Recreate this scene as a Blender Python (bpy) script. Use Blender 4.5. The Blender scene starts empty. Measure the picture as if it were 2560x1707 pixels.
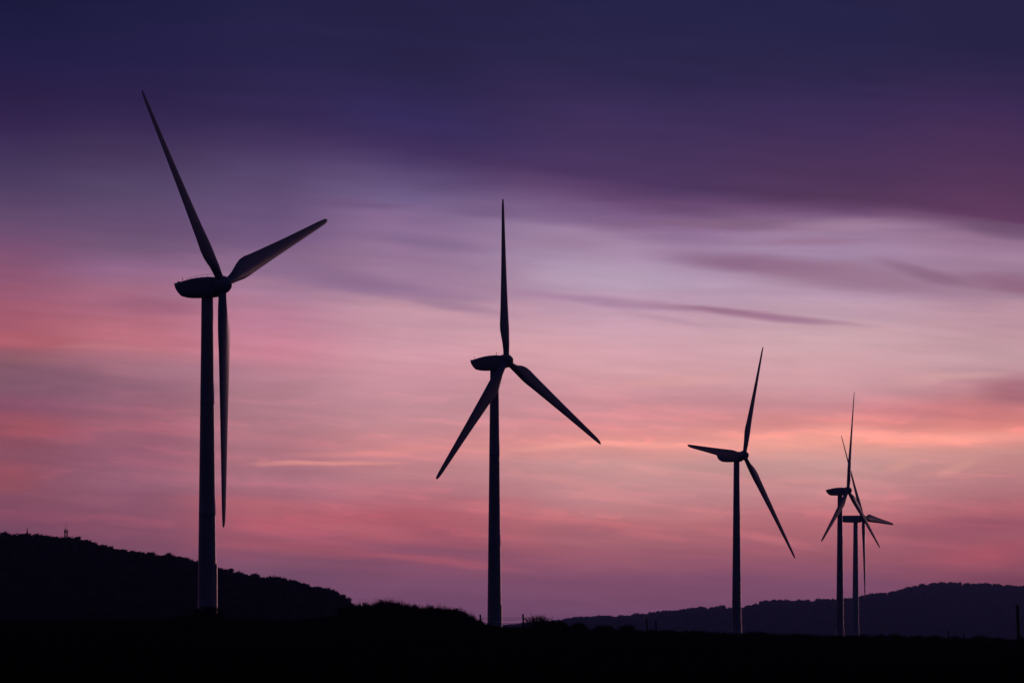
import bpy, bmesh, math, random
import numpy as np
from mathutils import Vector, Matrix

random.seed(7)
rng = np.random.default_rng(7)
sc = bpy.context.scene
col = sc.collection
R = math.radians

# ------------------------------------------------------------------ camera
FOC = 10000.0          # focal length in photo pixels (2560 wide): a long lens
EYE = 2.0              # eye height above the field
HOR = 1590.0           # level horizon row
cd = bpy.data.cameras.new('camera')
cam = bpy.data.objects.new('camera', cd)
col.objects.link(cam)
cam.location = (0, 0, EYE)
cam.rotation_euler = (R(90), 0, 0)
cd.sensor_fit = 'HORIZONTAL'
cd.sensor_width = 36.0
cd.lens = 36.0 * FOC / 2560.0
cd.shift_y = (HOR - 853.5) / 2560.0
cd.clip_start = 1.0
cd.clip_end = 60000
sc.camera = cam

# ------------------------------------------------------------------ exposure
vs = sc.view_settings
vs.view_transform = 'Standard'
vs.look = 'None'
vs.exposure = 0
vs.gamma = 1
vs.use_curve_mapping = False
sc.cycles.use_denoising = True
sc.cycles.volume_bounces = 0
sc.cycles.max_bounces = 5


def lin(h):
    h = h.lstrip('#')
    o = []
    for i in (0, 2, 4):
        c = int(h[i:i + 2], 16) / 255.0
        o.append(c / 12.92 if c <= 0.04045 else ((c + 0.055) / 1.055) ** 2.4)
    return (o[0], o[1], o[2], 1.0)


# ------------------------------------------------------------------ dusk sky
# Azimuth and elevation are measured in units of 1/174.53 degree: U = 1280 is
# due north, V = 1590 is the level horizon, V falls as one looks up.
SUN_AZ = 23.0
world = bpy.data.worlds.new('World')
sc.world = world
world.use_nodes = True
nt = world.node_tree
nt.nodes.clear()
N = nt.nodes.new
L = nt.links.new


def math_(op, a, b=None, c=None, clamp=False):
    n = N('ShaderNodeMath')
    n.operation = op
    n.use_clamp = clamp
    for i, v in enumerate((a, b, c)):
        if v is None:
            continue
        if isinstance(v, (int, float)):
            n.inputs[i].default_value = v
        else:
            L(v, n.inputs[i])
    return n.outputs[0]


def smooth(v, lo, hi, a=0.0, b=1.0):
    n = N('ShaderNodeMapRange')
    n.interpolation_type = 'SMOOTHSTEP'
    L(v, n.inputs[0])
    for i, x in enumerate((lo, hi, a, b)):
        n.inputs[i + 1].default_value = x
    return n.outputs[0]


def mixc(f, a, b, mode='MIX'):
    n = N('ShaderNodeMix')
    n.data_type = 'RGBA'
    n.blend_type = mode
    if isinstance(f, (int, float)):
        n.inputs[0].default_value = f
    else:
        L(f, n.inputs[0])
    for i, v in ((6, a), (7, b)):
        if isinstance(v, tuple):
            n.inputs[i].default_value = v
        else:
            L(v, n.inputs[i])
    return n.outputs[2]


def ramp(f, stops, interp='CARDINAL', conv=True):
    n = N('ShaderNodeValToRGB')
    L(f, n.inputs[0])
    cr = n.color_ramp
    cr.interpolation = interp
    els = cr.elements
    stops = sorted(stops)
    els[0].position = stops[0][0]
    els[1].position = stops[-1][0]
    for p, _ in stops[1:-1]:
        els.new(p)
    for e, (p, c) in zip(sorted(els, key=lambda q: q.position), stops):
        e.color = lin(c) if conv else (c, c, c, 1)
    return n.outputs[0]


def comb(x, y, z):
    n = N('ShaderNodeCombineXYZ')
    for i, v in enumerate((x, y, z)):
        if isinstance(v, (int, float)):
            n.inputs[i].default_value = v
        else:
            L(v, n.inputs[i])
    return n.outputs[0]


def noise(vec, scale, detail, rough):
    n = N('ShaderNodeTexNoise')
    n.noise_dimensions = '2D'
    L(vec, n.inputs['Vector'])
    n.inputs['Scale'].default_value = scale
    n.inputs['Detail'].default_value = detail
    n.inputs['Roughness'].default_value = rough
    return n.outputs[0]


tc = N('ShaderNodeTexCoord')
sep = N('ShaderNodeSeparateXYZ')
L(tc.outputs['Generated'], sep.inputs[0])
dx, dy, dz = sep.outputs
AZ = math_('MULTIPLY', math_('ARCTAN2', dx, dy), 180 / math.pi)
EL = math_('MULTIPLY', math_('ARCSINE', dz), 180 / math.pi)
U = math_('MULTIPLY_ADD', AZ, 174.53, 1280.0)
V = math_('MULTIPLY_ADD', EL, -174.53, 1590.0)

# slow stretched wobble so that no edge is ruler straight
wv = comb(math_('MULTIPLY', U, 0.0016), math_('MULTIPLY', V, 0.0080), 0.0)
w1 = math_('SUBTRACT', noise(wv, 1.0, 2.0, 0.5), 0.5)
wv2 = comb(math_('MULTIPLY_ADD', U, 0.0042, 7.3), math_('MULTIPLY', V, 0.030), 0.0)
w2 = math_('SUBTRACT', noise(wv2, 1.0, 2.0, 0.5), 0.5)
Vw = math_('ADD', V, math_('ADD', math_('MULTIPLY', w1, 42.0), math_('MULTIPLY', w2, 16.0)))

# lower edge of the dark cloud deck, sagging towards the right
EDGE = [(-400, 330), (0, 345), (420, 352), (800, 372), (1050, 405), (1300, 448), (1500, 492),
        (1750, 528), (2050, 545), (2300, 560), (2560, 602), (2900, 615)]
EREF = 460.0
un = math_('MULTIPLY_ADD', U, 1 / 3400.0, 400 / 3400.0, clamp=True)
edge = ramp(un, [((x + 400) / 3400.0, y / 1000.0) for x, y in EDGE], 'B_SPLINE', conv=False)
shift = math_('MULTIPLY', math_('SUBTRACT', edge, EREF / 1000.0), 1000.0)
shift = math_('MULTIPLY', shift, smooth(V, 600, 900, 1.0, 0.0))
Va = math_('SUBTRACT', Vw, shift)
vn = math_('MULTIPLY', Va, 1 / 1700.0, clamp=True)


def edge_at(x):
    for (a, b), (c, d) in zip(EDGE, EDGE[1:]):
        if a <= x <= c:
            return b + (d - b) * (x - a) / (c - a)


def align(x, y):
    t = min(1, max(0, (y - 600) / 300.0))
    w = 1 - t * t * (3 - 2 * t)
    return (y - (edge_at(x) - EREF) * w) / 1700.0


COLS = {
    20: [(0, '14153a'), (150, '1e1a44'), (250, '281c45'), (330, '31224d'), (400, '3f3058'), (480, '4e3d61'),
         (560, '634a6d'), (620, '785074'), (700, '8d5673'), (770, 'a05b71'), (850, 'aa5c6b'), (900, '8b5a68'),
         (960, '7f5668'), (1020, '85506a'), (1070, '925060'), (1140, '885062'), (1220, '8a5062'), (1330, '774860'),
         (1600, '6a4058')],
    340: [(0, '1a193f'), (150, '211c46'), (250, '2a1f48'), (330, '372852'), (400, '46365a'), (480, '554568'),
          (560, '654d71'), (620, '755778'), (680, '90668a'), (740, '9e6a86'), (800, 'b06a7e'), (860, 'c07280'),
          (920, 'a87080'), (980, '946478'), (1060, 'a06274'), (1120, '985e72'), (1200, '966074'), (1300, '8a5266'),
          (1400, '7a4c64'), (1600, '6a4260')],
    670: [(0, '201d44'), (150, '241f48'), (300, '32265160'[:6]), (380, '46355f'), (450, '58466e'), (540, '665078'),
          (600, '745880'), (690, '8f6d8c'), (730, 'a87c98'), (800, 'c08098'), (880, 'cf8598'), (950, 'b5808f'),
          (1050, 'b07a86'), (1150, 'b27480'), (1200, 'a87080'), (1300, 'b4606e'), (1380, '8f5468'),
          (1440, '7a4f68'), (1600, '684464')],
    1010: [(0, '201d43'), (200, '262047'), (300, '33295a'), (375, '402e5c'), (430, '564470'), (500, '74608a'),
           (560, '8a6b92'), (640, '967597'), (720, 'a5809c'), (770, 'c596a6'), (880, 'd59caa'), (940, 'd095a2'),
           (1000, 'c58f9a'), (1060, 'c88c94'), (1110, 'd28a8e'), (1180, 'bd8088'), (1230, 'b87480'),
           (1290, 'b5606c'), (1380, '9a5568'), (1450, '7f4f6a'), (1600, '6a4666')],
    1590: [(0, '232047'), (200, '29234a'), (300, '3b2c58'), (400, '44315b'), (470, '4c3560'), (520, '66476f'),
           (560, '80608a'), (620, 'a587a6'), (700, 'b59cb6'), (760, 'bd99b0'), (830, 'd0a3b2'), (930, 'd6a0a8'),
           (1000, 'cc8f98'), (1070, 'd99092'), (1110, 'e89892'), (1160, 'cb9695'), (1250, 'c4888c'),
           (1310, 'bd7479'), (1380, '9f5e6c'), (1450, '85506a'), (1600, '6e4868')],
    2030: [(0, '232047'), (200, '2a234a'), (300, '3a2a56'), (420, '483058'), (500, '523659'), (540, '6f4d74'),
           (590, '9c7c9c'), (640, 'a588a8'), (680, 'a484a0'), (740, 'b898b0'), (800, 'c4a0ae'), (850, 'd0a8b0'),
           (950, 'd4a0a8'), (1020, 'cb8c94'), (1070, 'dc8e8c'), (1110, 'f5a496'), (1150, 'cb9896'), (1230, 'c6878b'),
           (1300, 'b96f77'), (1380, 'a05c6a'), (1450, '84506a'), (1600, '6e4866')],
    2540: [(0, '221f44'), (200, '282146'), (300, '3a2752'), (400, '4a2e56'), (500, '553458'), (570, '613a60'),
           (620, '94718f'), (660, 'a5829e'), (700, '9c7893'), (750, 'a88498'), (800, 'c095a4'), (900, 'c59ca4'),
           (980, 'bc848e'), (1040, 'd5807c'), (1090, 'ee9088'), (1130, 'cf918c'), (1200, 'ba7c82'),
           (1290, 'ad626c'), (1380, '9c5563'), (1450, '7f4658'), (1600, '6a3e54')],
}
cols = sorted(COLS)
sky = None
for i, x in enumerate(cols):
    c = ramp(vn, [(min(1.0, max(0.0, align(x, y))), h) for y, h in COLS[x]], 'CARDINAL' if False else 'LINEAR')
    sky = c if sky is None else mixc(smooth(U, cols[i - 1], x), sky, c)

# cloud streaks and lit patches: (u, v, half length, half height, slope deg, colour, strength)
STREAKS = [
    (1900, 664, 350, 36, 5, '896484', .90), (2140, 702, 440, 54, 7, '9a748e', .75), (2310, 690, 170, 22, 13, '86617d', .65),
    (2560, 722, 260, 36, 8, '8e637c', .85), (1430, 748, 360, 17, 5, 'aa84a2', .85), (1870, 788, 400, 17, 7.0, 'a0748e', .95),
    (1650, 797, 170, 14, 11, 'b68fa4', .55), (2042, 616, 230, 15, 0, '98728e', .65), (1824, 570, 420, 26, 0, '82607f', .75),
    (1430, 540, 320, 44, 2, '755880', .60), (2140, 577, 300, 24, 0, 'a584a0', .60), (2535, 594, 230, 30, 7, '644868', .60),
    (900, 513, 210, 18, 3, '6a5078', .50), (1200, 528, 170, 26, 7, '70567c', .55), (1061, 605, 260, 26, 8, '80668c', .50),
    (850, 700, 440, 40, 8, '8a6a8e', .75), (1120, 762, 240, 18, 9, 'a27e9a', .60), (420, 622, 220, 18, 6, '73577a', .60),
    (380, 773, 200, 28, 2, '9c607a', .55), (60, 858, 240, 30, 4, 'b6626e', .55),
    (136, 955, 280, 50, 4, '82596e', .60), (54, 1061, 190, 44, 3, '9e5662', .55), (22, 1195, 120, 52, 0, '96505c', .70),
    (500, 935, 280, 44, 0, 'a67688', .50), (300, 880, 220, 14, 3, 'c47884', .60), (816, 1157, 240, 9, -2.0, 'e4958e', .80),
    (960, 1126, 290, 15, -2.5, 'da8c8c', .85), (658, 1160, 30, 14, -10, 'cc8286', .55), (898, 1322, 260, 30, 8, 'bd6672', .60),
    (626, 1262, 260, 34, 3, 'b6646f', .65), (1224, 1262, 160, 28, 0, 'c8747c', .55), (707, 1366, 300, 26, 4, 'a65868', .65),
    (1088, 1402, 320, 13, 6, 'ae5c6c', .70), (1090, 1378, 280, 18, 4, '865268', .65), (900, 1412, 260, 16, 4, '7f5068', .50),
    (2314, 1094, 620, 30, 0, 'fba698', .65), (1640, 1113, 620, 15, -1.6, 'f2a298', .85), (2423, 1029, 420, 44, 0, 'c97a80', .55),
    (2545, 985, 150, 56, 0, 'a46674', .75), (2232, 1160, 55, 18, -15, 'dd9c90', .55), (2380, 1168, 80, 15, -18, 'd69a90', .50),
    (1580, 1322, 100, 18, 8, 'c47478', .60), (1879, 1341, 200, 20, 9, 'c6727a', .80), (2450, 1384, 240, 36, -3, 'b65866', .50),
    (2423, 1322, 380, 38, 0, '985468', .55), (1500, 1330, 230, 28, 0, 'a0606e', .50), (1688, 952, 230, 20, -4, 'dea4a2', .55),
    (2368, 947, 180, 20, -3, 'd6a6a4', .55), (1320, 880, 260, 60, 0, 'dba2a8', .40), (1480, 700, 260, 60, 0, 'b9a0b8', .50),
    (2120, 770, 260, 30, 6, 'c29cae', .40), (1400, 612, 200, 26, 0, '9a7898', .50), (1700, 1225, 500, 40, 0, 'c88c90', .35),
]
pos = comb(math_('ADD', U, math_('MULTIPLY', w1, 60.0)), math_('ADD', Vw, 0.0), 0.0)
for (x, y, rx, ry, ang, h, s) in STREAKS:
    m = N('ShaderNodeMapping')
    m.vector_type = 'TEXTURE'
    L(pos, m.inputs[0])
    m.inputs['Location'].default_value = (x, y, 0)
    m.inputs['Rotation'].default_value = (0, 0, R(ang))
    m.inputs['Scale'].default_value = (rx, ry, 1)
    g = N('ShaderNodeTexGradient')
    g.gradient_type = 'SPHERICAL'
    L(m.outputs[0], g.inputs[0])
    sky = mixc(smooth(g.outputs[1], 0.0, 0.85, 0.0, s), sky, lin(h))

# fine long-exposure streaking inside the clouds
sv = comb(math_('MULTIPLY', U, 0.0030), math_('MULTIPLY_ADD', U, -0.0022, math_('MULTIPLY', V, 0.034)), 0.0)
fine = math_('MULTIPLY_ADD', math_('SUBTRACT', noise(sv, 1.0, 4.0, 0.55), 0.5), 0.20, 1.0)
sky = mixc(1.0, sky, comb(fine, fine, fine), 'MULTIPLY')

# torn wisps: a finer, sloping layer, and salmon light catching their undersides
wx2 = math_('MULTIPLY', math_('SUBTRACT', noise(comb(math_('MULTIPLY', U, 0.004), math_('MULTIPLY_ADD', V, 0.012, 3.1), 0.0), 1.0, 3.0, 0.6), 0.5), 1.6)
sv2 = comb(math_('MULTIPLY_ADD', U, 0.0030, wx2), math_('ADD', math_('MULTIPLY_ADD', U, -0.0014, math_('MULTIPLY', wx2, 0.6)), math_('MULTIPLY', V, 0.026)), 0.0)
n2 = noise(sv2, 1.0, 4.0, 0.55)
low = smooth(V, 520, 900, 0.06, 0.17)
wisp = math_('MULTIPLY_ADD', math_('SUBTRACT', n2, 0.5), low, 1.0)
sky = mixc(1.0, sky, comb(wisp, wisp, wisp), 'MULTIPLY')
glow = math_('MULTIPLY', smooth(n2, 0.46, 0.76, 0.0, 1.0),
             math_('MULTIPLY', smooth(V, 900, 1080), smooth(V, 1300, 1460, 1.0, 0.0)))
sky = mixc(glow, sky, mixc(1.0, sky, (1.17, 1.04, 1.03, 1.0), 'MULTIPLY'))

# the haze over the plain dims the low sky, so the sky itself is brighter there
tau = math_('MULTIPLY', math_('MINIMUM', math_('DIVIDE', 158.0, math_('MAXIMUM', dz, 0.005)), 12300.0), 0.00005 * 0.72)
gain = math_('EXPONENT', tau)
sky = mixc(1.0, sky, comb(gain, gain, gain), 'MULTIPLY')

# away from the sunset the sky falls off to the blue night side
aaz = math_('ABSOLUTE', math_('SUBTRACT', AZ, 6.0))
side = ramp(math_('MULTIPLY', EL, 1 / 90.0, clamp=True),
            [(0.0, '5a3a50'), (0.05, '543850'), (0.12, '2a2448'), (0.35, '121430'), (1.0, '0a0c24')], 'LINEAR')
back = ramp(math_('MULTIPLY', EL, 1 / 90.0, clamp=True),
            [(0.0, '0d0e22'), (0.15, '0e102a'), (0.5, '0c0e26'), (1.0, '0a0c24')], 'LINEAR')
sky = mixc(smooth(EL, 9.0, 26.0), sky, side)
sky = mixc(smooth(aaz, 16.0, 60.0), sky, side)
sky = mixc(smooth(aaz, 50.0, 120.0), sky, back)

nish = N('ShaderNodeTexSky')
nish.sky_type = 'NISHITA'
nish.sun_disc = False
nish.sun_elevation = R(-1.5)
nish.sun_rotation = R(SUN_AZ)
bg = N('ShaderNodeBackground')
L(sky, bg.inputs[0])
bg.inputs[1].default_value = 1.0
bg2 = N('ShaderNodeBackground')
L(nish.outputs[0], bg2.inputs[0])
bg2.inputs[1].default_value = 0.004
add = N('ShaderNodeAddShader')
L(bg.outputs[0], add.inputs[0])
L(bg2.outputs[0], add.inputs[1])
outw = N('ShaderNodeOutputWorld')
L(add.outputs[0], outw.inputs[0])

# afterglow from where the sun went down, right of the frame
sd = bpy.data.lights.new('sun', 'SUN')
sd.energy = 0.19
sd.angle = R(8)
sd.color = (1.0, 0.46, 0.50)
sun = bpy.data.objects.new('sun', sd)
col.objects.link(sun)
sdir = Vector((math.sin(R(SUN_AZ)), math.cos(R(SUN_AZ)), math.tan(R(2.0)))).normalized()
sun.rotation_euler = sdir.to_track_quat('Z', 'Y').to_euler()


# ------------------------------------------------------------------ helpers
def P(X, Y, D):
    return Vector(((X - 1280) / FOC * D, D, EYE + (HOR - Y) / FOC * D))


def material(name, base, rough=0.6, spec=0.3, var=None, scale=1.0, bump=0.0, detail=4.0):
    m = bpy.data.materials.new(name)
    m.use_nodes = True
    t = m.node_tree
    b = t.nodes['Principled BSDF']
    b.inputs['Base Color'].default_value = (*base, 1)
    b.inputs['Roughness'].default_value = rough
    b.inputs['Specular IOR Level'].default_value = spec
    if var:
        g = t.nodes.new('ShaderNodeNewGeometry')
        n = t.nodes.new('ShaderNodeTexNoise')
        n.inputs['Scale'].default_value = scale
        n.inputs['Detail'].default_value = detail
        t.links.new(g.outputs['Position'], n.inputs['Vector'])
        r = t.nodes.new('ShaderNodeValToRGB')
        r.color_ramp.elements[0].position = 0.35
        r.color_ramp.elements[0].color = (*base, 1)
        r.color_ramp.elements[1].position = 0.68
        r.color_ramp.elements[1].color = (*var, 1)
        t.links.new(n.outputs[0], r.inputs[0])
        t.links.new(r.outputs[0], b.inputs['Base Color'])
        if bump:
            bp = t.nodes.new('ShaderNodeBump')
            bp.inputs['Strength'].default_value = bump
            t.links.new(n.outputs[0], bp.inputs['Height'])
            t.links.new(bp.outputs[0], b.inputs['Normal'])
    return m


M = {
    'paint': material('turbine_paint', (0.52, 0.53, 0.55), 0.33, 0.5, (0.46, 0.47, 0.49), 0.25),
    'lit_hazed': material('lit_hazed_paint', (0.84, 0.85, 0.86), 0.4, 0.5, (0.78, 0.79, 0.80), 0.25),  # turbine paint made paler: light on a nacelle and distance haze put into colour
    'blade': material('blade_gelcoat', (0.50, 0.51, 0.53), 0.38, 0.5, (0.44, 0.45, 0.47), 0.3),
    'steel': material('dark_steel', (0.09, 0.09, 0.10), 0.55, 0.4, (0.06, 0.06, 0.065), 3.0),
    'galv': material('galvanised_steel', (0.22, 0.22, 0.23), 0.5, 0.4, (0.15, 0.15, 0.16), 2.0),
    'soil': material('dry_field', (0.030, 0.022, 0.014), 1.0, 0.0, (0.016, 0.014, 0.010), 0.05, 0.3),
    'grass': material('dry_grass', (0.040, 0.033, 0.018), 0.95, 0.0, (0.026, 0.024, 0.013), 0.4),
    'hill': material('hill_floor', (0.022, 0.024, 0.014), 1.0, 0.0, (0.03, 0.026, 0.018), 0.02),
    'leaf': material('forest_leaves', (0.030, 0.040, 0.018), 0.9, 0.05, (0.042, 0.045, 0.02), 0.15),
    'scrub': material('scrub_leaves', (0.036, 0.036, 0.018), 0.9, 0.05, (0.026, 0.030, 0.014), 1.2),
    'twig': material('twig_bark', (0.035, 0.027, 0.020), 0.9, 0.1, (0.025, 0.02, 0.015), 4.0),
    'wood': material('weathered_post', (0.050, 0.042, 0.034), 0.9, 0.1, (0.035, 0.03, 0.025), 5.0, 0.2),
    'wire': material('fence_wire', (0.06, 0.06, 0.06), 0.6, 0.3),
}


def tag(o, label=None, cat=None, group=None, kind=None):
    for k, v in (('label', label), ('category', cat), ('group', group), ('kind', kind)):
        if v:
            o[k] = v
    return o


def link(name, me, mat, parent=None):
    o = bpy.data.objects.new(name, me)
    col.objects.link(o)
    if mat is not None and not me.materials:
        me.materials.append(mat)
    if parent is not None:
        o.parent = parent
    return o


def empty(name, loc):
    o = bpy.data.objects.new(name, None)
    o.empty_display_size = 0.5
    col.objects.link(o)
    o.location = loc
    return o


def mesh_np(name, verts, faces, smooth_=False):
    me = bpy.data.meshes.new(name)
    me.from_pydata([tuple(v) for v in verts], [], [tuple(f) for f in faces])
    if smooth_:
        me.polygons.foreach_set('use_smooth', [True] * len(me.polygons))
    me.update()
    return me


class MB:
    def __init__(self):
        self.v, self.f = [], []

    def add(self, vs_, fs_):
        n = len(self.v)
        self.v += [tuple(q) for q in vs_]
        self.f += [tuple(i + n for i in q) for q in fs_]

    def tube(self, pts, rad, seg=6, cap=True):
        pts = [Vector(p) for p in pts]
        rad = rad if isinstance(rad, (list, tuple)) else [rad] * len(pts)
        vs_, fs_ = [], []
        for i, p in enumerate(pts):
            t = (pts[min(i + 1, len(pts) - 1)] - pts[max(i - 1, 0)]).normalized()
            a = t.orthogonal().normalized() if abs(t.z) < 0.95 else Vector((1, 0, 0)).cross(t).normalized()
            b = t.cross(a)
            for k in range(seg):
                an = 2 * math.pi * k / seg
                vs_.append(p + (a * math.cos(an) + b * math.sin(an)) * rad[i])
        for i in range(len(pts) - 1):
            for k in range(seg):
                k2 = (k + 1) % seg
                fs_.append((i * seg + k, i * seg + k2, (i + 1) * seg + k2, (i + 1) * seg + k))
        if cap:
            fs_.append(tuple(reversed(range(seg))))
            fs_.append(tuple(range((len(pts) - 1) * seg, len(pts) * seg)))
        self.add(vs_, fs_)

    def box(self, c, s, rz=0.0):
        cx, cy, cz = c
        hx, hy, hz = s[0] / 2, s[1] / 2, s[2] / 2
        ca, sa = math.cos(rz), math.sin(rz)
        vs_ = []
        for z in (-hz, hz):
            for x, y in ((-hx, -hy), (hx, -hy), (hx, hy), (-hx, hy)):
                vs_.append((cx + x * ca - y * sa, cy + x * sa + y * ca, cz + z))
        self.add(vs_, [(3, 2, 1, 0), (4, 5, 6, 7), (0, 1, 5, 4), (1, 2, 6, 5), (2, 3, 7, 6), (3, 0, 4, 7)])

    def build(self, name, mat, parent=None, smooth_=False):
        return link(name, mesh_np(name, self.v, self.f, smooth_), mat, parent)


def interp(tab, x):
    return float(np.interp(x, [a for a, _ in tab], [b for _, b in tab]))


def bumps(x, y, s, seed):
    q = np.sin(x * s + seed) * np.cos(y * s * 0.8 + seed * 1.7)
    q = q + 0.5 * np.sin(x * s * 2.3 + y * s * 1.1 + seed * 3.1)
    return q + 0.25 * np.sin(x * s * 5.1 - y * s * 3.7 + seed * 0.7)


# ------------------------------------------------------------------ ground
CREST_D = 560.0
CREST = [(-3000, 1560), (-200, 1558), (450, 1551), (900, 1560), (1100, 1566), (1240, 1569), (1500, 1577), (1700, 1582),
         (1850, 1586), (2100, 1591), (2370, 1597), (2560, 1602), (2900, 1604), (6000, 1606)]


def ground_z(x, y):
    y_ = np.maximum(y, 1.0)
    X = 1280 + np.clip(x / np.maximum(y_, 300.0), -0.43, 0.47) * FOC
    zc = EYE + (HOR - np.interp(X, [a for a, _ in CREST], [b for _, b in CREST])) / FOC * CREST_D
    t = np.clip((y_ - 120) / (CREST_D - 120), 0, 1)
    near = zc * t * t * (3 - 2 * t)
    far = zc - (y_ - CREST_D) * 0.0017
    far = np.maximum(far, -3.0)
    z = np.where(y_ < CREST_D, near, far)
    return z + 0.05 * bumps(x, y, 0.11, 1.3)


def sheet(name, xs, ys, zf, mat):
    gx, gy = np.meshgrid(xs, ys)
    gz = zf(gx, gy)
    v = np.stack([gx, gy, gz], -1).reshape(-1, 3)
    nx, ny = len(xs), len(ys)
    i = np.arange((ny - 1) * (nx - 1))
    r, c = i // (nx - 1), i % (nx - 1)
    a = r * nx + c
    f = np.stack([a, a + 1, a + nx + 1, a + nx], -1)
    return link(name, mesh_np(name, v.tolist(), f.tolist(), True), mat)


xs = np.concatenate([-np.geomspace(14000, 130, 40), np.arange(-120, 121, 2.0), np.geomspace(130, 14000, 40)])
ys = np.concatenate([-np.geomspace(9000, 40, 14), np.arange(-30, 120, 10.0), np.arange(120, 760, 4.0),
                     np.geomspace(765, 14000, 60)])
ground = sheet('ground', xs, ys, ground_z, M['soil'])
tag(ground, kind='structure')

# ------------------------------------------------------------------ hills and their woods
LD = 2100.0
LRIDGE = [(-3000, 1330), (-1200, 1322), (-400, 1330), (0, 1338), (49, 1337), (68, 1342), (117, 1345), (152, 1354), (193, 1349), (218, 1356),
          (245, 1365), (272, 1368), (288, 1376), (327, 1380), (381, 1392), (424, 1390), (463, 1399), (495, 1407),
          (541, 1421), (570, 1427), (602, 1436), (620, 1442), (632, 1439), (668, 1448), (689, 1447), (724, 1451),
          (748, 1460), (787, 1470), (829, 1476), (852, 1488), (873, 1503), (890, 1516), (960, 1551), (1060, 1585), (1200, 1620)]
RD = 9000.0
RRIDGE = [(900, 1600), (1160, 1570), (1260, 1564), (1300, 1560), (1350, 1555), (1400, 1551), (1415, 1547), (1466, 1542), (1502, 1539), (1543, 1542),
          (1586, 1536), (1617, 1536), (1642, 1530), (1668, 1529), (1716, 1523), (1744, 1519), (1765, 1518), (1808, 1516),
          (1818, 1521), (1846, 1521), (1872, 1514), (1900, 1507), (1933, 1500), (1961, 1501), (2000, 1501), (2016, 1500),
          (2031, 1503), (2057, 1498), (2093, 1498), (2128, 1496), (2154, 1491), (2190, 1485), (2230, 1479), (2261, 1472),
          (2299, 1463), (2332, 1459), (2360, 1457), (2394, 1459), (2406, 1463), (2427, 1460), (2483, 1461), (2521, 1465),
          (2560, 1467), (2900, 1480), (3600, 1510), (5000, 1540)]


def hill_fn(ridge, D, drop, front, back):
    def z(x, y):
        X = 1280 + x / D * FOC
        top = EYE + (HOR - np.interp(X, [a for a, _ in ridge], [b for _, b in ridge])) / FOC * D - drop
        t = np.where(y < D, (D - y) / front, (y - D) / back)
        t = np.clip(t, 0, 1)
        prof = 1 - t * t * (3 - 2 * t)
        return -6 + (top + 6) * prof + bumps(x, y, 60.0 / D, 2.0) * (D / 2500.0) * 0.6 * t
    return z


lz = hill_fn(LRIDGE, LD, 1.7, 800.0, 1200.0)
rz_ = hill_fn(RRIDGE, RD, 4.4, 2600.0, 2200.0)
hx = lambda D, a, b, n: np.linspace((a - 1280) / FOC * D, (b - 1280) / FOC * D, n)
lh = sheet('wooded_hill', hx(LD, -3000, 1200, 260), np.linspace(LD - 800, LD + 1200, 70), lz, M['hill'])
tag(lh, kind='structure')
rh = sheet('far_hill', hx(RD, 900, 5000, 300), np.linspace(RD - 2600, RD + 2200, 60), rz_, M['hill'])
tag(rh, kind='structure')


def crown_proto(nleaf, core):
    """a lumpy crown of height 1: a few leafy masses, a ragged skin of leaf clumps and a short trunk"""
    v, f = [], []
    lobes = [(Vector((0, 0, 0.60)), 0.34)]
    for k in range(5):
        a = random.uniform(0, 6.28)
        lobes.append((Vector((math.cos(a) * 0.24, math.sin(a) * 0.24, random.uniform(0.45, 0.78))), random.uniform(0.14, 0.24)))
    bm = bmesh.new()
    if core:
        for c, r in lobes:
            bmesh.ops.create_icosphere(bm, subdivisions=1, radius=r * 0.86, matrix=Matrix.Translation(c))
        for q in bm.verts:
            q.co += Vector((random.uniform(-1, 1), random.uniform(-1, 1), random.uniform(-1, 1))) * 0.035
    bm.verts.ensure_lookup_table()
    bm.verts.index_update()
    v = [tuple(q.co) for q in bm.verts]
    f = [tuple(q.index for q in p.verts) for p in bm.faces]
    bm.free()
    for k in range(nleaf):
        c, r = random.choice(lobes)
        d = Vector((random.gauss(0, 1), random.gauss(0, 1), random.gauss(0.25, 1))).normalized()
        p = c + d * r * random.uniform(0.8, 1.32)
        a = Vector((random.gauss(0, 1), random.gauss(0, 1), random.gauss(0, 1))).normalized()
        b = a.orthogonal().normalized()
        s = random.uniform(0.03, 0.085)
        n = len(v)
        v += [tuple(p + a * s), tuple(p + b * s * 0.8), tuple(p - a * s), tuple(p - b * s * 0.7)]
        f.append((n, n + 1, n + 2, n + 3))
    n = len(v)
    for z, r in ((0, 0.035), (0.45, 0.02)):
        for k in range(4):
            v.append((math.cos(k * 1.57) * r, math.sin(k * 1.57) * r, z))
    for k in range(4):
        f.append((n + k, n + (k + 1) % 4, n + 4 + (k + 1) % 4, n + 4 + k))
    return np.array(v), f


PROTO = [crown_proto(90, True) for _ in range(7)]


def wood(name, pts, mat):
    vs_, fs_ = [], []
    n = 0
    for (x, y, z, h, w) in pts:
        pv, pf = random.choice(PROTO)
        a = random.uniform(0, 6.28)
        ca, sa = math.cos(a), math.sin(a)
        q = np.empty_like(pv)
        q[:, 0] = (pv[:, 0] * ca - pv[:, 1] * sa) * w + x
        q[:, 1] = (pv[:, 0] * sa + pv[:, 1] * ca) * w + y
        q[:, 2] = (pv[:, 2] - 0.40) * h + z
        vs_.append(q)
        fs_ += [tuple(i + n for i in p) for p in pf]
        n += len(pv)
    me = bpy.data.meshes.new(name)
    me.from_pydata(np.concatenate(vs_).tolist(), [], fs_)
    me.update()
    return link(name, me, mat)


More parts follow.
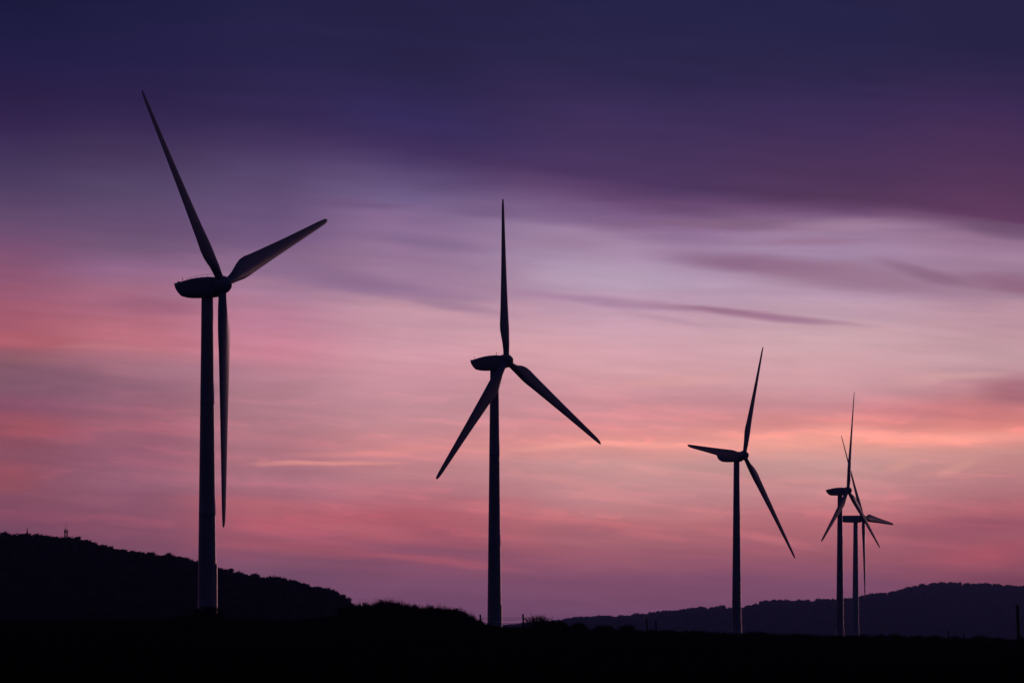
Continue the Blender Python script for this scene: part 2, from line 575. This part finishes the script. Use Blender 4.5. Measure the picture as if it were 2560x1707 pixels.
pts = []
for row in range(4):
    x = (-700 - 1280) / FOC * LD
    while x < (960 - 1280) / FOC * LD:
        h = random.choice((2.4, 3.0, 3.4, 4.0, 5.0)) * random.uniform(0.85, 1.15)
        y = LD + (row - 1.5) * 5 + random.uniform(-3, 3)
        pts.append((x, y, float(lz(np.array(x), np.array(y))), h, h * random.uniform(0.6, 1.0)))
        x += random.uniform(0.9, 2.6)
for k in range(1100):
    x = random.uniform(-430, -60)
    y = random.uniform(LD - 520, LD - 18)
    h = random.uniform(4.5, 7.5)
    pts.append((x, y, float(lz(np.array(x), np.array(y))), h, h * random.uniform(0.9, 1.3)))
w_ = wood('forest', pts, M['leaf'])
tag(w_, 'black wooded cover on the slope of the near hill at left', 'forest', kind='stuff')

pts = []
for row in range(3):
    x = (1180 - 1280) / FOC * RD
    while x < (3000 - 1280) / FOC * RD:
        h = random.choice((6, 8, 9.5, 11, 14)) * random.uniform(0.85, 1.15)
        y = RD + (row - 1) * 14 + random.uniform(-5, 5)
        pts.append((x, y, float(rz_(np.array(x), np.array(y))), h, h * random.uniform(0.8, 1.3)))
        x += random.uniform(4, 11)
for k in range(900):
    x = random.uniform(-50, 1500)
    y = random.uniform(RD - 1900, RD - 30)
    h = random.uniform(9, 14)
    pts.append((x, y, float(rz_(np.array(x), np.array(y))), h, h * random.uniform(1.0, 1.5)))
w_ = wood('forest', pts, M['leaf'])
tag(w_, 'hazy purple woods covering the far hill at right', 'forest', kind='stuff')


# ------------------------------------------------------------------ wind turbines
def blade_mesh():
    # unit blade 40 m long: local z along the span, x towards the leading edge, y upwind
    RAD = [(0.8, 1.30, 1.0, 0), (1.6, 1.28, 1.0, 0), (2.6, 1.34, 0.92, 6), (4.0, 1.75, 0.66, 11), (5.6, 2.70, 0.44, 13), (7.2, 3.28, 0.34, 13),
           (8.8, 3.40, 0.29, 12), (11, 3.12, 0.25, 9.5), (14, 2.85, 0.225, 7), (18, 2.50, 0.20, 4.5), (23, 2.08, 0.18, 2.5),
           (28, 1.72, 0.17, 1), (33, 1.38, 0.16, 0), (36.5, 1.14, 0.15, 0), (38.6, 0.92, 0.15, 0), (39.6, 0.64, 0.14, 0), (40, 0.22, 0.14, 0)]
    SEG = 20
    v, f = [], []
    for (r, c, th, tw) in RAD:
        k = min(1.0, max(0.0, (r - 1.8) / 4.5))
        k = k * k * (3 - 2 * k)
        tw = R(0.25 * tw - 5)
        for i in range(SEG):
            t = 2 * math.pi * i / SEG
            xc, yc = math.cos(t) * c / 2, math.sin(t) * c / 2
            u = (1 - math.cos(t)) / 2                      # 0 at leading edge, 1 at trailing
            yt = 5 * th * c * (0.2969 * math.sqrt(max(u, 0)) - 0.1260 * u - 0.3516 * u * u + 0.2843 * u ** 3 - 0.1036 * u ** 4)
            xa, ya = (0.32 - u) * c, (yt if math.sin(t) >= 0 else -yt)
            x, y = xc * (1 - k) + xa * k, yc * (1 - k) + ya * k
            bend = 0.6 * (r / 40) ** 2
            v.append((x * math.cos(tw) - y * math.sin(tw), x * math.sin(tw) + y * math.cos(tw) + bend * 0, r))
    n = len(RAD)
    for j in range(n - 1):
        for i in range(SEG):
            i2 = (i + 1) % SEG
            f.append((j * SEG + i, j * SEG + i2, (j + 1) * SEG + i2, (j + 1) * SEG + i))
    f.append(tuple(range((n - 1) * SEG, n * SEG)))
    f.append(tuple(reversed(range(SEG))))
    return mesh_np('blade', v, f, True)


def nacelle_mesh(kind):
    # x forward along the shaft (hub centre = 0), z up; stations: x, top, bottom, half width
    if kind == 'curved':
        ST = [(-9.42, 0.46, 0.30, 1.0), (-9.30, 0.52, 0.02, 1.35), (-8.95, 0.53, -0.62, 1.55), (-8.45, 0.60, -1.22, 1.65), (-7.9, 0.72, -1.68, 1.70),
              (-7.1, 0.90, -1.86, 1.72), (-5.6, 1.14, -1.91, 1.75), (-4.0, 1.27, -1.92, 1.75), (-2.4, 1.30, -1.91, 1.72), (-1.45, 1.24, -1.84, 1.62), (-0.95, 1.12, -1.5, 1.35)]
    elif kind == 'straight':
        ST = [(-9.35, 0.62, 0.35, 1.1), (-9.2, 0.72, 0.0, 1.4), (-8.8, 0.78, -0.85, 1.6), (-8.2, 0.82, -1.5, 1.7), (-7.3, 0.88, -1.92, 1.75),
              (-6.4, 0.93, -2.0, 1.75), (-4.0, 1.06, -2.0, 1.75), (-2.4, 1.12, -2.0, 1.7), (-1.5, 1.2, -1.9, 1.6), (-0.95, 1.1, -1.55, 1.35)]
    else:
        ST = [(-9.5, 1.0, -1.0, 1.25), (-9.35, 1.15, -1.3, 1.5), (-8.9, 1.25, -1.62, 1.62), (-8.2, 1.28, -1.75, 1.7), (-6.0, 1.30, -1.82, 1.75),
              (-3.0, 1.28, -1.86, 1.75), (-1.7, 1.25, -1.84, 1.6), (-0.95, 1.1, -1.5, 1.35)]
    SEG = 28
    v, f = [], []
    for (x, t, b, w) in ST:
        cz, hz = (t + b) / 2, (t - b) / 2
        for i in range(SEG):
            a = 2 * math.pi * i / SEG
            c, s = math.cos(a), math.sin(a)
            p = 0.42
            v.append((x, w * math.copysign(abs(c) ** p, c), cz + hz * math.copysign(abs(s) ** p, s)))
    for j in range(len(ST) - 1):
        for i in range(SEG):
            i2 = (i + 1) % SEG
            f.append((j * SEG + i, j * SEG + i2, (j + 1) * SEG + i2, (j + 1) * SEG + i))
    f.append(tuple(reversed(range(SEG))))
    f.append(tuple(range((len(ST) - 1) * SEG, len(ST) * SEG)))
    return mesh_np('nacelle', v, f, True)


def hub_mesh():
    PR = [(-0.98, 1.20), (-0.90, 1.42), (-0.4, 1.50), (0.2, 1.46), (0.7, 1.28), (1.1, 1.0), (1.42, 0.64), (1.6, 0.32), (1.66, 0.05)]
    SEG = 28
    v, f = [], []
    for x, r in PR:
        for i in range(SEG):
            a = 2 * math.pi * i / SEG
            v.append((x, r * math.cos(a), r * math.sin(a)))
    for j in range(len(PR) - 1):
        for i in range(SEG):
            i2 = (i + 1) % SEG
            f.append((j * SEG + i, j * SEG + i2, (j + 1) * SEG + i2, (j + 1) * SEG + i))
    f.append(tuple(reversed(range(SEG))))
    f.append(tuple(range((len(PR) - 1) * SEG, len(PR) * SEG)))
    return mesh_np('rotor_hub', v, f, True)


BLADE = blade_mesh()
HUB = hub_mesh()
TILT = R(4)


def turbine(label, D, yaw, hub, tips, kind, overhang, nsc, duct, extras, tower_mat='paint', nac_mat='paint'):
    a = R(yaw)
    ct, st = math.cos(TILT), math.sin(TILT)
    n = Vector((math.cos(a) * ct, -math.sin(a) * ct, st))      # shaft axis, pointing upwind
    h = Vector((-math.sin(a), -math.cos(a), 0))
    up = n.cross(h)
    if up.z < 0:
        up = -up
    H = P(hub[0], hub[1], D)
    nf = Vector((math.cos(a), -math.sin(a), 0))
    base = H - nf * overhang
    base.z = float(ground_z(np.array(base.x), np.array(base.y))) - 0.3
    root = empty('wind_turbine', base)
    tag(root, label, 'wind turbine', 'wind turbines standing in a row across the field')
    hl = H - base
    # tower: tapered steel tube in three bolted lengths
    top = hl.z - 1.75
    r0, r1 = 1.55, 0.92
    prof = []
    for k in range(13):
        t = k / 12
        prof.append((t * top, r0 + (r1 - r0) * t))
    for zf in (0.34, 0.68):
        z = zf * top
        r = r0 + (r1 - r0) * zf
        prof += [(z - 0.06, r), (z - 0.05, r + 0.008), (z + 0.05, r + 0.008), (z + 0.06, r)]
    prof += [(0.02, r0 + 0.14), (0.25, r0 + 0.14), (0.26, r0)]
    prof = sorted(prof)[0:]
    SEG = 40
    v, f = [], []
    for z, r in prof:
        for i in range(SEG):
            an = 2 * math.pi * i / SEG
            v.append((r * math.cos(an), r * math.sin(an), z))
    for j in range(len(prof) - 1):
        for i in range(SEG):
            i2 = (i + 1) % SEG
            f.append((j * SEG + i, j * SEG + i2, (j + 1) * SEG + i2, (j + 1) * SEG + i))
    f.append(tuple(range((len(prof) - 1) * SEG, len(prof) * SEG)))
    tw = link('tower', mesh_np('tower', v, f, True), M[tower_mat], root)
    # cable duct up the lee side of the lowest length
    b = MB()
    da = R(-12)
    rr = r0 - 0.07
    b.box((math.cos(da) * rr, math.sin(da) * rr, duct / 2 + 0.3), (0.34, 0.36, duct), da)
    b.build('cable_duct', M['paint'], tw)
    # yaw collar
    b = MB()
    b.tube([(0, 0, top - 0.02), (0, 0, top + 0.22)], [r1 + 0.12, r1 + 0.12], 32)
    b.build('yaw_collar', M['paint'], root)
    # nacelle
    Mx = Matrix.Rotation(-a, 4, 'Z') @ Matrix.Rotation(-TILT, 4, 'Y')
    na = link('nacelle', nacelle_mesh(kind), M[nac_mat], root)
    na.matrix_local = Matrix.Translation(hl) @ Matrix.Rotation(-a, 4, 'Z') @ Matrix.Diagonal((nsc, 1, 1, 1))
    extras(na)
    hb = link('rotor_hub', HUB, M['paint'], root)
    hb.matrix_local = Matrix.Translation(hl) @ Mx
    for (tx, ty) in tips:
        d = Vector(((tx - 1280) / FOC, 1, (HOR - ty) / FOC))
        c0 = Vector((0, 0, EYE))
        k = ((H - c0) @ n) / (d @ n) if False else (H - c0).dot(n) / d.dot(n)
        vv = c0 + d * k - H
        ln = min(43.5, max(35.0, vv.length))
        th = math.atan2(vv.dot(h), vv.dot(up))
        s = up * math.cos(th) + h * math.sin(th)
        m = up * math.sin(th) - h * math.cos(th)
        bl = link('blade', BLADE, M['blade'], root)
        mm = Matrix((m, n, s)).transposed().to_4x4()
        bl.matrix_local = Matrix.Translation(hl) @ mm @ Matrix.Diagonal((1, 1, ln / 40.0, 1))
    return root


def vane(b, x, y, z, h, cross=0.25):
    b.tube([(x, y, z - 0.3), (x, y, z + h)], 0.045, 6)
    b.tube([(x - cross, y, z + h), (x + cross, y, z + h)], 0.06, 6)


def ex_rail(na):
    b = MB()
    tops = [(-8.3, 0.62), (-7.3, 0.86), (-6.2, 1.05), (-5.0, 1.19), (-3.8, 1.27), (-2.5, 1.29)]
    for x, z in tops:
        b.tube([(x, 1.1, z - 0.2), (x, 1.1, z + 0.62)], 0.022, 5)
    b.tube([(x, 1.1, z + 0.62) for x, z in tops], 0.022, 5)
    b.build('roof_rail', M['galv'], na)
    b = MB()
    vane(b, -8.1, -0.5, 0.62, 0.62, 0.10)
    b.build('wind_vane', M['steel'], na)
    b = MB()
    b.box((-9.0, 0, 0.62), (0.55, 0.9, 0.32))
    b.build('beacon', M['steel'], na)


def ex_vanes(na):
    b = MB()
    b.tube([(-8.9, 0, 0.3), (-9.25, 0, 1.35)], 0.04, 6)
    b.build('lightning_rod', M['steel'], na)
    b = MB()
    vane(b, -3.0, 0.2, 1.25, 0.55, 0.16)
    b.build('wind_vane', M['steel'], na)
    b = MB()
    b.tube([(-5.2, 0, 1.0), (-5.2, 0, 1.5)], 0.04, 6)
    b.build('anemometer', M['steel'], na)
    b = MB()
    b.tube([(-6.1, 0, 0.9), (-6.1, 0, 1.3)], 0.04, 6)
    b.build('anemometer', M['steel'], na)


def ex_cooler(na):
    b = MB()
    v = [(-9.0, -0.9, 0.6), (-7.8, -0.9, 0.7), (-7.8, 0.9, 0.7), (-9.0, 0.9, 0.6),
         (-8.85, -0.6, 1.18), (-8.2, -0.6, 1.3), (-8.2, 0.6, 1.3), (-8.85, 0.6, 1.18)]
    b.add(v, [(3, 2, 1, 0), (4, 5, 6, 7), (0, 1, 5, 4), (1, 2, 6, 5), (2, 3, 7, 6), (3, 0, 4, 7)])
    b.tube([(-8.5, 0, 1.2), (-8.5, 0, 1.85)], [0.22, 0.05], 6)
    b.build('cooler', M['steel'], na)


def ex_small(na):
    b = MB()
    vane(b, -8.7, 0, 0.5, 0.45, 0.10)
    b.build('wind_vane', M['steel'], na)


def ex_none(na):
    b = MB()
    vane(b, -8.0, 0, 1.2, 0.35, 0.08)
    b.build('wind_vane', M['steel'], na)


turbine('largest wind turbine, in front of the wooded hill, with one blade pointing straight down', 634, 25, (556, 712),
        [(355, 225), (819, 552), (558, 1318)], 'curved', 2.75, 0.86, 9.5, ex_rail)
turbine('second largest wind turbine, mid photo beside the wire fence, one blade pointing straight up', 860, 35, (1266, 902),
        [(1258, 497), (1502, 1110), (1090, 1196)], 'curved', 3.15, 0.92, 6.2, ex_vanes)
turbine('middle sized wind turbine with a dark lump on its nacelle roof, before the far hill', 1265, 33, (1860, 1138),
        [(1908, 867), (1993, 1407), (1723, 1113)], 'straight', 2.7, 1.0, 5.0, ex_cooler, 'paint', 'lit_hazed')
turbine('taller wind turbine of the overlapping right pair, in front, its slim blade pointing straight up', 1579, 25.5, (2120, 1226),
        [(2136, 979), (2200, 1370), (2053, 1352)], 'curved', 3.4, 0.95, 5.0, ex_small)
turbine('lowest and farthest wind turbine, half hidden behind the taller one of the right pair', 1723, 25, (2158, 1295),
        [(2103, 1087), (2162, 1490), (2234, 1311)], 'box', 3.5, 1.0, 5.0, ex_none, 'lit_hazed', 'lit_hazed')


# ------------------------------------------------------------------ masts on the hill
def lattice(b, w0, w1, h, n, r):
    c = [(-1, -1), (1, -1), (1, 1), (-1, 1)]
    at = lambda k, t: ((w0 + (w1 - w0) * t) / 2 * c[k][0], (w0 + (w1 - w0) * t) / 2 * c[k][1], h * t)
    for k in range(4):
        b.tube([at(k, 0), at(k, 1)], r * 1.3, 4)
    for i in range(n):
        for k in range(4):
            k2 = (k + 1) % 4
            b.tube([at(k, i / n), at(k2, (i + 1) / n)], r * 0.8, 4)
            b.tube([at(k, (i + 1) / n), at(k2, (i + 1) / n)], r * 0.8, 4)


p = P(165, 1356, LD)
p.z = float(lz(np.array(p.x), np.array(p.y)))
t_ = empty('antenna_mast', p)
tag(t_, 'taller lattice antenna mast with a platform and whip aerials on the wooded hill', 'mast', 'masts on the hill')
top = P(165, 1327, LD).z - p.z
b = MB(); lattice(b, 1.75, 1.25, top, 6, 0.13); b.build('lattice_tower', M['steel'], t_)
b = MB()
b.box((0, 0, top - 0.7), (2.2, 2.2, 0.25))
for k in range(8):
    a = k * math.pi / 4
    b.tube([(math.cos(a) * 1.0, math.sin(a) * 1.0, top - 0.7), (math.cos(a) * 1.0, math.sin(a) * 1.0, top + 0.25)], 0.03, 4)
b.tube([(math.cos(k * math.pi / 4), math.sin(k * math.pi / 4), top + 0.25) for k in range(9)], 0.03, 4)
b.build('platform', M['steel'], t_)
for (ax, hh) in ((0.35, 4.6), (-0.55, 3.4)):
    b = MB(); b.tube([(ax, 0, top - 0.6), (ax, 0, top + hh)], [0.09, 0.04], 5); b.build('whip_antenna', M['steel'], t_)
for k in range(3):
    a = k * 2.094 + 0.4
    b = MB(); b.box((math.cos(a) * 0.95, math.sin(a) * 0.95, top + 0.15), (0.2, 0.38, 1.7), a); b.build('panel_antenna', M['galv'], t_)

p = P(68, 1342, LD)
p.z = float(lz(np.array(p.x), np.array(p.y)))
t_ = empty('antenna_mast', p)
tag(t_, 'shorter slim antenna mast near the top of the wooded hill', 'mast', 'masts on the hill')
top = P(68, 1330, LD).z - p.z
b = MB(); lattice(b, 1.3, 0.8, top, 4, 0.10); b.build('lattice_tower', M['steel'], t_)
b = MB(); b.tube([(0, 0, top - 0.5), (0, 0, P(68, 1318, LD).z - p.z)], [0.24, 0.14], 6); b.build('pole', M['steel'], t_)
b = MB(); b.box((0, 0, top), (1.0, 0.5, 0.12)); b.box((0.2, 0, top + 0.8), (0.35, 0.3, 1.1)); b.build('panel_antenna', M['galv'], t_)


# ------------------------------------------------------------------ scrub, bushes, grass
def gz(x, y):
    return float(ground_z(np.array(float(x)), np.array(float(y))))


def bush(name, label, X, Y0, Y1, W, D, kind, group=None):
    """X centre, Y1 ground row, Y0 top row, W width, all in photo pixels at distance D"""
    s = D / FOC
    base = P(X, Y1, D)
    base.z = gz(base.x, base.y)
    top = P(X, Y0, D).z - base.z
    hw = W * s / 2
    root = empty(name, base)
    tag(root, label, 'bush', group)
    st = MB()
    lf = MB()
    nst = {'twiggy': 95, 'round': 80, 'low': 70}[kind]
    for k in range(nst):
        a = random.uniform(0, 6.28)
        sp = random.uniform(0.05, 1.0) ** 0.6
        ex, ey = math.cos(a) * hw * sp, math.sin(a) * hw * sp * 0.8
        if kind == 'twiggy':
            hh = top * random.uniform(0.55, 1.0) * (1 - 0.25 * sp * sp)
        else:
            hh = top * 0.92 * math.sqrt(max(0.05, 1 - sp * sp * 0.92)) * random.uniform(0.75, 1.28)
        mid = Vector((ex * 0.55 + random.uniform(-.1, .1), ey * 0.55, hh * 0.5))
        tip = Vector((ex + random.uniform(-.2, .2), ey, hh))
        st.tube([(ex * 0.25, ey * 0.25, -0.1), mid, tip], [0.05, 0.035, 0.014], 4, False)
        for q in range(4 if kind == 'twiggy' else 2):
            t = random.uniform(0.35, 0.95)
            p0 = mid.lerp(tip, t)
            st.tube([p0, p0 + Vector((random.gauss(0, .28), random.gauss(0, .28), random.uniform(0.1, 0.55)))], [0.022, 0.010], 3, False)
    nl = {'twiggy': 1500, 'round': 2600, 'low': 1500}[kind]
    for k in range(nl):
        a = random.uniform(0, 6.28)
        sp = math.sqrt(random.random())
        rim = math.sqrt(max(0.0, 1 - sp * sp * 0.93))
        hh = top * rim * (0.82 if kind == 'twiggy' else 0.97) * (1 + 0.22 * math.sin(a * 3 + sp * 5) * sp)
        z = hh * (random.random() ** (0.9 if kind == 'twiggy' else 0.45))
        p0 = Vector((math.cos(a) * hw * sp, math.sin(a) * hw * sp * 0.8, z))
        u = Vector((random.gauss(0, 1), random.gauss(0, 1), random.gauss(0, 1))).normalized()
        w = u.orthogonal().normalized()
        s_ = random.uniform(0.05, 0.15) * (0.8 if kind == 'twiggy' else 1.15)
        lf.add([p0 + u * s_, p0 + w * s_ * 0.5, p0 - u * s_, p0 - w * s_ * 0.5], [(0, 1, 2, 3)])
    st.build('branches', M['twig'], root)
    lf.build('foliage', M['scrub'], root)
    return root


bush('bush', 'large twiggy bush with bare upright stems beside the fence post', 1346, 1534, 1578, 84, 575, 'twiggy')
bush('bush', 'low spreading bush just right of the large twiggy bush', 1388, 1552, 1578, 80, 570, 'round')
bush('bush', 'rounded dark bush standing alone against the far hill', 1447, 1558, 1580, 46, 570, 'round')
bush('bush', 'low dome shaped bush between the rounded bush and the two thin posts', 1510, 1564, 1582, 58, 570, 'low')
bush('bush', 'sparse twiggy shrub nearest the two thin posts', 1568, 1565, 1582, 46, 572, 'twiggy')
bush('bush', 'dark bush hiding the foot of the largest turbine', 520, 1513, 1556, 92, 585, 'round')
bush('bush', 'low bush left of the foot of the largest turbine', 452, 1540, 1556, 70, 590, 'low')
bush('bush', 'small scrubby clump on the field edge right of the turbine pair', 2238, 1589, 1597, 44, 575, 'low')
bush('bush', 'low scrubby clump between the thin stake and the tall post at right', 2447, 1592, 1601, 46, 575, 'low')

# reedy thicket on the bank left of the second turbine: uncountable stems, one mass
TH = [(890, 1519), (905, 1516), (940, 1515), (952, 1508), (965, 1507), (985, 1510), (1010, 1515), (1040, 1519), (1055, 1524), (1075, 1522), (1100, 1523), (1130, 1528),
      (1150, 1530), (1165, 1538), (1185, 1548), (1200, 1556), (1215, 1563), (1235, 1567)]
DT = 590.0
bank = []
bx = np.linspace(640, 1250, 100)


def bank_top(X):
    return interp([(640, 1562), (760, 1548), (880, 1532)] + [(x, y + 20) for x, y in TH], X)


def bank_z(x, y):
    X = 1280 + x / DT * FOC
    topz = EYE + (HOR - np.vectorize(bank_top)(X)) / FOC * DT
    t = np.clip(np.abs(y - DT) / 18.0, 0, 1)
    g = ground_z(x, y) - 0.4
    return g + np.maximum(topz - g, 0) * (1 - t * t * (3 - 2 * t)) + 0.06 * bumps(x, y, 0.8, 0.4)


bk = sheet('bank', (bx - 1280) / FOC * DT, np.linspace(DT - 18, DT + 18, 20), bank_z, M['soil'])
tag(bk, kind='structure')
b = MB()
for k in range(7000):
    X = random.uniform(850, 1238)
    y = DT + random.uniform(-9, 4)
    x = (X - 1280) / FOC * DT
    z0 = float(bank_z(np.array([x]), np.array([y]))[0])
    topz = P(X, interp([(840, 1526)] + TH, X), DT).z
    cf = 1.0 + 0.13 * math.sin(X * 0.31) + 0.12 * math.sin(X * 0.83 + 1.0) + 0.10 * math.sin(X * 1.9 + y)
    hh = max(0.25, (topz - z0)) * random.choice((0.6, 0.8, 0.95, 1.05, 1.18)) * random.uniform(0.85, 1.1) * cf
    lean = Vector((random.gauss(0, 0.16), random.gauss(0, 0.12), 0)) * hh
    w = random.uniform(0.02, 0.045)
    p0 = Vector((x, y, z0 - 0.1))
    p1 = p0 + Vector((lean.x * 0.4, lean.y * 0.4, hh * 0.6))
    p2 = p0 + Vector((lean.x, lean.y, hh + 0.1))
    b.tube([p0, p1, p2], [w, w, w * 0.4], 3, False)
    if random.random() < 0.8:
        for q in range(5):
            c = p0.lerp(p2, random.uniform(0.45, 1.0)) + Vector((random.gauss(0, .12), 0, random.gauss(0, .08)))
            u = Vector((random.gauss(0, 1), random.gauss(0, 1), random.gauss(0.6, 1))).normalized()
            s_ = random.uniform(0.06, 0.14)
            v_ = u.orthogonal().normalized()
            b.add([c, c + u * s_ + v_ * s_ * 0.35, c + u * s_ * 2, c + u * s_ - v_ * s_ * 0.35], [(0, 1, 2, 3)])
th = b.build('thicket', M['scrub'])
tag(th, 'reedy dark thicket on the bank left of the second turbine', 'thicket', kind='stuff')

p = P(1143, 1534, DT)
p.z = float(bank_z(np.array([p.x]), np.array([p.y]))[0])
wd = empty('tall_weed', p)
tag(wd, 'single tall weed stalk sticking up out of the thicket', 'weed')
hgt = P(1143, 1521, DT).z - p.z
b = MB()
b.tube([(0, 0, -0.1), (0.04, 0, hgt * .6), (0.02, 0, hgt)], [0.05, 0.04, 0.02], 5)
for k in range(5):
    z = hgt * (0.55 + 0.09 * k)
    b.tube([(0.02, 0, z), (0.02 + (-1) ** k * 0.28, 0.05, z + 0.16)], [0.03, 0.015], 4)
b.build('stem', M['twig'], wd)
b = MB()
for k in range(26):
    z = hgt * random.uniform(0.7, 1.02)
    c = Vector((random.gauss(0, 0.11), random.gauss(0, 0.08), z))
    u = Vector((random.gauss(0, 1), random.gauss(0, 1), random.gauss(0, 1))).normalized()
    v_ = u.orthogonal().normalized()
    b.add([c + u * .09, c + v_ * .05, c - u * .09, c - v_ * .05], [(0, 1, 2, 3)])
b.tube([(0, 0, hgt * 0.66), (0.02, 0, hgt * 1.05)], 0.09, 5)
b.build('seed_head', M['scrub'], wd)

# rough dry grass over the field, thickest along the rise that makes the skyline
gv, gf = [], []
n = 0
NG = 52000
yy = np.where(rng.random(NG) < 0.6, rng.uniform(500, 600, NG), rng.uniform(165, 520, NG))
xx = rng.uniform(-0.14, 0.14, NG) * yy
NC = 70                                   # taller tussocks along the rise
cxs, cys = rng.uniform(-45, 76, NC), rng.uniform(535, 590, NC)
cw, ch = rng.uniform(0.5, 1.9, NC), rng.uniform(0.25, 0.65, NC)
sel = rng.integers(0, NC, 12000)
rad_ = rng.normal(0, 0.5, 12000)
xx[:12000] = cxs[sel] + rad_ * cw[sel]
yy[:12000] = cys[sel] + rng.normal(0, 0.4, 12000) * cw[sel]
cl = bumps(xx, yy, 0.25, 4.0)
hh = (0.17 + 0.20 * np.clip(cl, -0.5, 1.7)) * rng.uniform(0.6, 1.5, NG)
hh[:12000] = ch[sel] * np.exp(-rad_ ** 2) * rng.uniform(0.55, 1.15, 12000)
zz = ground_z(xx, yy)
lx, ly = rng.normal(0, 0.5, NG) * hh, rng.normal(0, 0.4, NG) * hh
ang = rng.uniform(0, 6.28, NG)
wx, wy = np.cos(ang) * 0.035, np.sin(ang) * 0.035
A = np.stack([xx - wx, yy - wy, zz - 0.03], -1)
B = np.stack([xx + wx, yy + wy, zz - 0.03], -1)
C = np.stack([xx + lx, yy + ly, zz + hh], -1)
vv = np.stack([A, B, C], 1).reshape(-1, 3)
ff = np.arange(NG * 3).reshape(-1, 3)
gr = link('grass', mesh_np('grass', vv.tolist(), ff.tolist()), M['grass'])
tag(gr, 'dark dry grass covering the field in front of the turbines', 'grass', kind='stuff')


# ------------------------------------------------------------------ posts and fence
def post_mesh(b, x, y, z, h, r):
    pr = [(0.0, 1.0), (0.3, 1.02), (0.6, 0.97), (0.93, 0.98), (0.97, 0.9), (1.0, 0.55)]
    b.tube([(x + math.sin(t * 5) * 0.03, y, z - 0.3 + (h + 0.3) * t) for t, _ in pr], [r * q for _, q in pr], 8)


FD = 610.0
pa, pb = P(1201, 1566, FD), P(1308, 1570, FD)
fr = empty('wire_fence', (pa.x, pa.y, gz(pa.x, pa.y)))
tag(fr, 'wire fence strung between two wooden posts either side of the second turbine', 'fence')
O = Vector(fr.location)
for (X, Yt) in ((1201, 1535), (1308, 1534)):
    q = P(X, 1566, FD)
    q.z = gz(q.x, q.y)
    b = MB()
    post_mesh(b, q.x - O.x, q.y - O.y, q.z - O.z, P(X, Yt, FD).z - q.z, 0.14)
    b.build('post', M['wood'], fr)
for (ya, yb) in ((1543.5, 1543), (1548, 1548), (1556, 1557)):
    b = MB()
    wp = []
    for k in range(13):
        t = k / 12
        q = P(1201 + 107 * t, ya + (yb - ya) * t + 1.2 * math.sin(t * math.pi), FD)
        wp.append(q - O + Vector((0, -0.1, 0)))
    b.tube(wp, 0.024, 5)
    b.build('wire', M['wire'], fr)


def lone_post(label, X, Yt, Yb, D, r, ins=False):
    q = P(X, Yb, D)
    q.z = gz(q.x, q.y)
    o = empty('wooden_post', q)
    tag(o, label, 'post', 'wooden posts along the field edge')
    b = MB()
    h = P(X, Yt, D).z - q.z
    post_mesh(b, 0, 0, 0, h, r)
    b.build('post', M['wood'], o)
    if ins:
        b = MB()
        b.tube([(-0.05, -0.02, h - 0.16), (-0.20, -0.02, h - 0.16)], 0.022, 5)
        b.tube([(-0.20, -0.02, h - 0.24), (-0.20, -0.02, h - 0.17), (-0.20, -0.02, h - 0.10)], [0.05, 0.06, 0.03], 8)
        b.build('insulator', M['galv'], o)


lone_post('taller of the two thin posts standing close together against the far hill', 1617, 1545, 1581, 560, 0.105)
lone_post('shorter of the two thin posts standing close together against the far hill', 1640, 1551, 1582, 560, 0.105)
lone_post('short thin stake right of the turbine pair, nearer to them', 2371, 1576, 1598, 560, 0.09)
lone_post('faint short stake between the other stake and the tall post at right', 2410, 1580, 1598, 575, 0.08)
lone_post('tall thick post with an insulator, at the far right against the hill', 2545, 1510, 1603, 300, 0.105, True)
lone_post('stubby short post just right of the tall thick post', 2553, 1588, 1602, 400, 0.09)

# ------------------------------------------------------------------ evening haze over the plain
b = MB()
b.box((600, 5200, (-12 + 160) / 2), (13600, 14400, 172))
hz = b.build('haze', None)
hz['kind'] = 'stuff'
hz['label'] = 'thin violet evening haze over the plain'
hz['category'] = 'haze'
m = bpy.data.materials.new('haze')
m.use_nodes = True
t = m.node_tree
t.nodes.clear()
pv = t.nodes.new('ShaderNodeVolumePrincipled')
pv.inputs['Color'].default_value = (0.30, 0.43, 1.0, 1)
pv.inputs['Density'].default_value = 0.00005
pv.inputs['Anisotropy'].default_value = 0.5
o_ = t.nodes.new('ShaderNodeOutputMaterial')
t.links.new(pv.outputs[0], o_.inputs['Volume'])
hz.data.materials.append(m)
